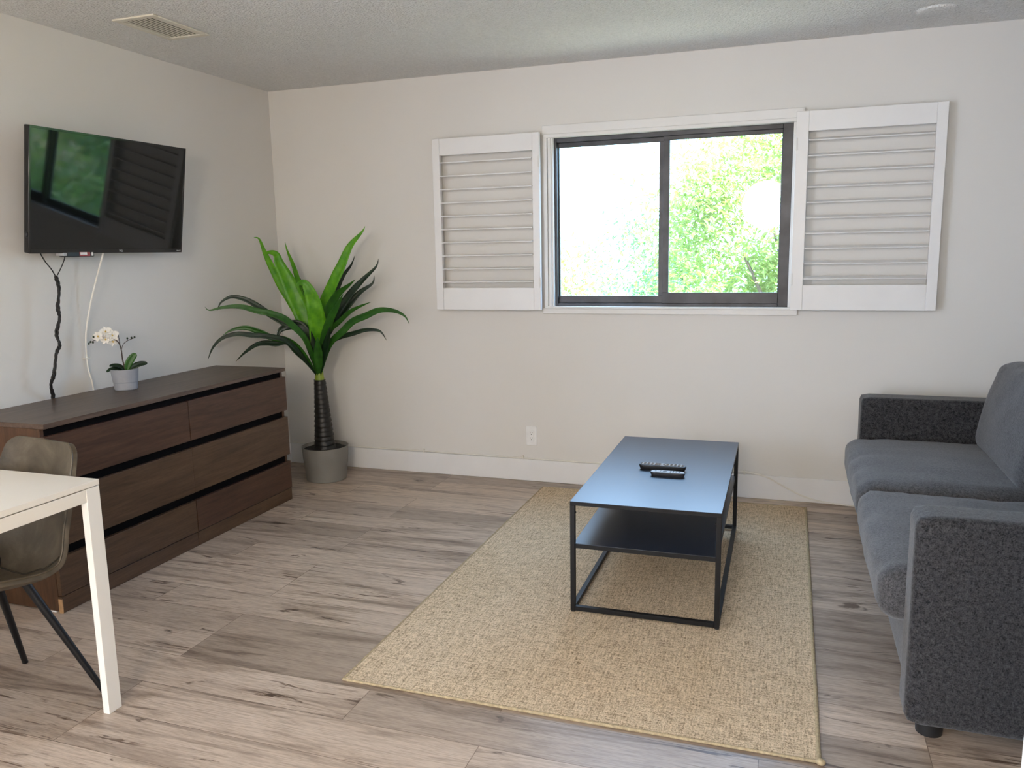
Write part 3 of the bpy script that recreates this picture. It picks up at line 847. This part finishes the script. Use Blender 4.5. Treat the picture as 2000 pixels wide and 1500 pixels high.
M_['face'] = plain('glossy_dark_face', (.03, .03, .034), .14, spec=1)
def remote(name, label, loc, rot, L_, W_, H_, top, btn, btnm, fplate):
    t_ = thing(name, label, 'remote control', loc, (0, 0, rot), group='remote controls on the coffee table')
    bm = bmesh.new()
    n = 26
    lev = [(.80, 0), (.93, H_*.35), (1.0, H_*.75), (.97, H_*.95), (.88, H_)]
    rg = []
    for s_, z in lev:
        ring = []
        for k in range(n):
            a = 2*PI*k/n
            c_, s2 = math.cos(a), math.sin(a)
            ring.append(bm.verts.new((L_/2*(1-(1-s_)*.35)*abs(c_)**.45*(1 if c_ > 0 else -1), W_/2*s_*abs(s2)**.6*(1 if s2 > 0 else -1), z)))
        rg.append(ring)
    for a, b in zip(rg, rg[1:]):
        for k in range(n): bm.faces.new((a[k], a[(k+1) % n], b[(k+1) % n], b[k]))
    bm.faces.new(rg[0][::-1]); bm.faces.new(rg[-1])
    obj('body', bm, top, t_, smooth=40)
    bm = bmesh.new()
    n = 28
    lo_, up_ = [], []
    for k in range(n):
        a = 2*PI*k/n
        c_, s2 = math.cos(a), math.sin(a)
        x_ = L_*.465*abs(c_)**.5*(1 if c_ > 0 else -1); y_ = W_*.40*abs(s2)**.6*(1 if s2 > 0 else -1)
        lo_.append(bm.verts.new((x_, y_, H_))); up_.append(bm.verts.new((x_, y_, H_+.0008)))
    for k in range(n): bm.faces.new((lo_[k], lo_[(k+1) % n], up_[(k+1) % n], up_[k]))
    bm.faces.new(up_)
    obj('face_plate', bm, fplate, t_, smooth=40)
    for (x, y, rx_, ry_) in btn:
        obj('button', ellipsoid(bmesh.new(), (x, y, H_), rx_, ry_, .0022, 10, 6), btnm, t_)
    return t_
b1 = [(-.085+.0165*i, -.012+.012*j, .0045, .0038) for i in range(11) for j in range(3) if not (3 < i < 7 and j != 1)] + [(0, .011, .012, .005), (0, -.011, .012, .005)]
remote('remote_control', 'longer black remote control with rows of pale buttons, farther back on the coffee table', (2.742, -1.205, .4595), -.015, .205, .046, .022, 'plastic', b1, 'button', 'face')
b2 = [(-.05, 0, .004, .004), (-.012, 0, .011, .009), (-.03, .008, .003, .003), (-.03, -.008, .003, .003)] + [(.012+.012*i, -.008+.016*j, .0035, .003) for i in range(3) for j in range(2)] + [(.05, 0, .005, .003)]
M_['rem2'] = plain('dark_glossy_remote_plastic', (.03, .03, .035), .22)
remote('remote_control', 'shorter oval remote control lying in front of the longer one on the coffee table', (2.778, -1.300, .4595), .0, .146, .040, .018, 'rem2', b2, 'plastic', 'button')  # pale grey face plate paints in the sky reflected by a glossy top

# ---------------------------------------------------------------- sofa
so_ = thing('sofa', 'charcoal grey tweed sofa with low arms against the right wall', 'sofa', (3.6, -2.28, 0))
SL = 2.11; SD = .93
def cush(name, sx, sy, sz, c, mat, rad=.04, puff=0, wr=0, rot=None, n=20, seed=0, side=0):
    bm = cushion(sx, sy, sz, rad, puff, n, wr, seed, side)
    m = Matrix.Translation(c)
    if rot is not None: m = m @ rot
    bmesh.ops.transform(bm, matrix=m, verts=bm.verts[:])
    return obj(name, bm, mat, so_, smooth=60)
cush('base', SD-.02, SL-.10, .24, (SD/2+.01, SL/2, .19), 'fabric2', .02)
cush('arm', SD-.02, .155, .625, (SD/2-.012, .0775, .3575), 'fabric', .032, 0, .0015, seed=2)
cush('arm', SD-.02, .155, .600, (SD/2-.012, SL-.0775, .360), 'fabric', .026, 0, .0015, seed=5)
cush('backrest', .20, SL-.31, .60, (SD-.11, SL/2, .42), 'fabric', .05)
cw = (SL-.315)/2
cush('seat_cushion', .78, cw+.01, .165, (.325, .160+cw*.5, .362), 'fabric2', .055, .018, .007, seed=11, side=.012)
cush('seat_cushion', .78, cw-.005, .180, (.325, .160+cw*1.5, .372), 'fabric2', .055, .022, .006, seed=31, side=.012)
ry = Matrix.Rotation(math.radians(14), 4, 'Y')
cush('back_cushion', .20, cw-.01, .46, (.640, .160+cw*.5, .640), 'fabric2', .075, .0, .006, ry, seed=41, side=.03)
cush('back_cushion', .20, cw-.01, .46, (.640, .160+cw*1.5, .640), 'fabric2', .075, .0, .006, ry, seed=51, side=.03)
for x in (.075, SD-.10):
    for y in (.075, SL-.075):
        obj('foot', lathe(bmesh.new(), [(0, 0), (.036, 0), (.040, .06), (0, .06)], (x, y, 0), 20), 'plastic', so_)

# ---------------------------------------------------------------- dining table
X1, Y1, ZT = 1.2742, -2.8145, .7505
dt = thing('dining_table', 'cream white dining table standing in the left foreground', 'table', (X1, Y1, 0))
obj('tabletop', B(-.745, 0, -1.25, 0, ZT-.018, ZT), 'tabwhite', dt, bevel=.0015)
bm = bmesh.new()
box(bm, -.022, -.002, -1.20, -.050, ZT-.060, ZT-.021); box(bm, -.743, -.723, -1.20, -.050, ZT-.060, ZT-.021)
box(bm, -.72, -.024, -.022, -.002, ZT-.060, ZT-.021); box(bm, -.72, -.024, -1.248, -1.228, ZT-.060, ZT-.021)
box(bm, -.72, -.022, -.64, -.60, ZT-.040, ZT-.021)
obj('apron', bm, 'tabwhite', dt, bevel=.001)
for x0, x1 in ((-.026, -.001), (-.744, -.719)):
    for y0, y1 in ((-.050, -.001), (-1.249, -1.200)):
        obj('leg', B(x0, x1, y0, y1, 0, ZT-.020), 'legwhite', dt, bevel=.0012)

# ---------------------------------------------------------------- chair
ch = thing('dining_chair', 'olive brown leather shell chair with black metal legs tucked under the white table', 'chair', (.905, -2.945, 0), (0, 0, -.17))
prof = [(-.225, .432), (-.20, .446), (-.14, .452), (-.06, .440), (.02, .428), (.09, .428), (.145, .452), (.178, .505), (.197, .575), (.212, .65), (.226, .73), (.240, .80), (.247, .828)]
wid = [.150, .190, .210, .218, .222, .225, .226, .224, .217, .208, .197, .180, .135]
pf = smooth_path([(0, y, z) for y, z in prof], 4)
wf = [v.y for v in smooth_path([(0, w__, 0) for w__ in wid], 4)]
bm = bmesh.new(); rows_ = []
nn_ = len(pf)
for i, p in enumerate(pf):
    t_ = i/(nn_-1)
    back = max(0, min(1, (t_-.40)/.25))
    d = (pf[min(i+1, nn_-1)]-pf[max(i-1, 0)]).normalized()
    nv = Vector((0, -d.z, d.y))
    row = []
    for k in range(-10, 11):
        u_ = k/10
        lift = (.050*(1-back)+.060*back*(1-.75*max(0, t_-.65)/.35))*abs(u_)**2.4
        row.append(bm.verts.new(Vector((wf[i]*math.sin(u_*PI/2)**1 if 0 else wf[i]*u_, p.y, p.z))+nv*lift))
    rows_.append(row)
for a, b in zip(rows_, rows_[1:]):
    for k in range(20): bm.faces.new((a[k], a[k+1], b[k+1], b[k]))
SHELL = [[v.co.copy() for v in r_] for r_ in rows_]
sh = obj('seat_shell', bm, 'leather', ch, smooth=80)
so = sh.modifiers.new('thick', 'SOLIDIFY'); so.thickness = .017; so.offset = -1
bv = sh.modifiers.new('soft', 'BEVEL'); bv.width = .007; bv.segments = 3; bv.limit_method = 'ANGLE'; bv.angle_limit = math.radians(50)
# dark tube painting in the shade of the crease between back and seat
sp = []
for k in range(-9, 10):
    i_ = int(round(nn_*(.405+.13*(abs(k)/9)**2.2)))
    v_ = SHELL[i_][10+k]
    sp.append(v_+Vector((0, -.0012, .0015)))
obj('dark_line', tube(bmesh.new(), smooth_path(sp, 3), .0028, 6), 'dark_line', ch)
obj('edge_piping', tube(bmesh.new(), smooth_path([rows_[i][20].co.copy() if False else p for i, p in enumerate([Vector((wf[i]+.001, pf[i].y, pf[i].z)) + Vector((0, -(pf[min(i+1, nn_-1)]-pf[max(i-1, 0)]).normalized().z, (pf[min(i+1, nn_-1)]-pf[max(i-1, 0)]).normalized().y))*((.050*(1-max(0, min(1, ((i/(nn_-1))-.40)/.25)))+.060*max(0, min(1, ((i/(nn_-1))-.40)/.25))*(1-.75*max(0, i/(nn_-1)-.65)/.35))) for i in range(0, nn_, 2)])], 2), .0032, 6), 'leather', ch)
for (a, b) in (((.085, .075, .418), (.225, .215, 0)), ((-.085, .075, .418), (-.225, .215, 0)), ((.085, -.10, .425), (.215, -.225, 0)), ((-.085, -.10, .425), (-.215, -.225, 0))):
    obj('leg', tube(bmesh.new(), [Vector(a), Vector(b)], lambda s_: .0135-.004*s_, 14), 'fmetal', ch)
obj('leg_plate', B(-.09, .09, -.11, .08, .410, .418), 'fmetal', ch, bevel=.003)

# ---------------------------------------------------------------- outside
o = struct(obj('ground', B(-40, 60, .3, 70, -3.2, -3.0), 'grass', smooth=0), 'green lawn far below the window')
def tree(label, x, y, top, rx, ry_, rz, n, mat, seed, leaf=.11):
    rn = random.Random(seed)
    zc = top-rz
    t_ = thing('tree', label, 'tree', (x, y, -3))
    zc += 3
    bm = bmesh.new()
    tube(bm, smooth_path([(0, 0, 0), (.05, .03, zc*.4), (-.08, .05, zc*.75), (0, 0, zc+rz*.3)]), lambda s_: .16*(1-.7*s_), 10)
    for k in range(7):
        a = rn.uniform(0, 2*PI); h_ = zc*.55+rn.uniform(0, rz)
        tip = Vector((math.cos(a)*rx*.45, abs(math.sin(a))*ry_*.6, h_+rz*.2))
        tube(bm, smooth_path([(0, 0, h_*.8), tip*.45+Vector((0, 0, h_*.35)), tip]), lambda s_: .06*(1-.8*s_), 6)
    obj('trunk', bm, 'treebark', t_)
    bm = bmesh.new()
    clumps = []
    for k in range(int(40+rx*14)):
        while True:
            v = Vector((rn.uniform(-1, 1), rn.uniform(-1, 1), rn.uniform(-1, 1)))
            if .35 < v.length < 1: break
        clumps.append((Vector((v.x*rx, v.y*ry_, v.z*rz+zc)), rn.uniform(.45, .85)*min(rx, 2)*.55))
    for k in range(n):
        c_, cr = rn.choice(clumps)
        v = Vector((rn.gauss(0, .5), rn.gauss(0, .5), rn.gauss(0, .42)))*cr
        p = c_+v
        d = Vector((rn.uniform(-1, 1), rn.uniform(-1, 1), rn.uniform(-.9, .25))).normalized()
        s_ = d.cross(Vector((rn.uniform(-.6, .6), rn.uniform(-.6, .6), 1))).normalized()
        ln = leaf*rn.uniform(.7, 1.3); wv = ln*.2
        nn = s_.cross(d)
        a = bm.verts.new(p); b = bm.verts.new(p+d*ln*.45+s_*wv+nn*.01); c2 = bm.verts.new(p+d*ln+nn*-.02*rn.random()); e = bm.verts.new(p+d*ln*.45-s_*wv+nn*.01)
        bm.faces.new((a, b, c2, e))
    me = bpy.data.meshes.new('foliage'); bm.to_mesh(me); bm.free(); me.materials.append(M_[mat])
    link(bpy.data.objects.new('foliage', me), t_)
    return t_
tree('broad leafy tree outside filling the right window pane', 3.55, 7.6, 3.5, 2.2, 1.7, 3.1, 42000, 'treeleaf', 11, .12)
tree('low leafy tree outside in the bottom of the left window pane', .1, 6.4, 1.45, 1.5, 1.0, 2.2, 20000, 'treeleaf', 12, .11)
tree('cooler green tree behind the two nearer ones outside', 1.3, 11.2, 2.1, 2.6, 1.5, 2.6, 22000, 'treeleaf2', 13, .14)
tree('tall tree out to the right, mirrored in the television screen', 8.7, 6.3, 2.2, 2.4, 2.0, 2.6, 22000, 'treeleaf2', 14, .14)
tree('farther tree out to the right, mirrored in the television screen', 13.4, 10.0, 3.2, 3.0, 2.2, 3.2, 18000, 'treeleaf', 15, .18)
cab = obj('power_line', tube(bmesh.new(), [(-6+.8*k, 6.0, 2.2+.085*k+.002*(k-12)**2) for k in range(24)], .008, 5), 'cordblack')
tag(cab, 'thin overhead wire crossing the view outside the window', 'wire')
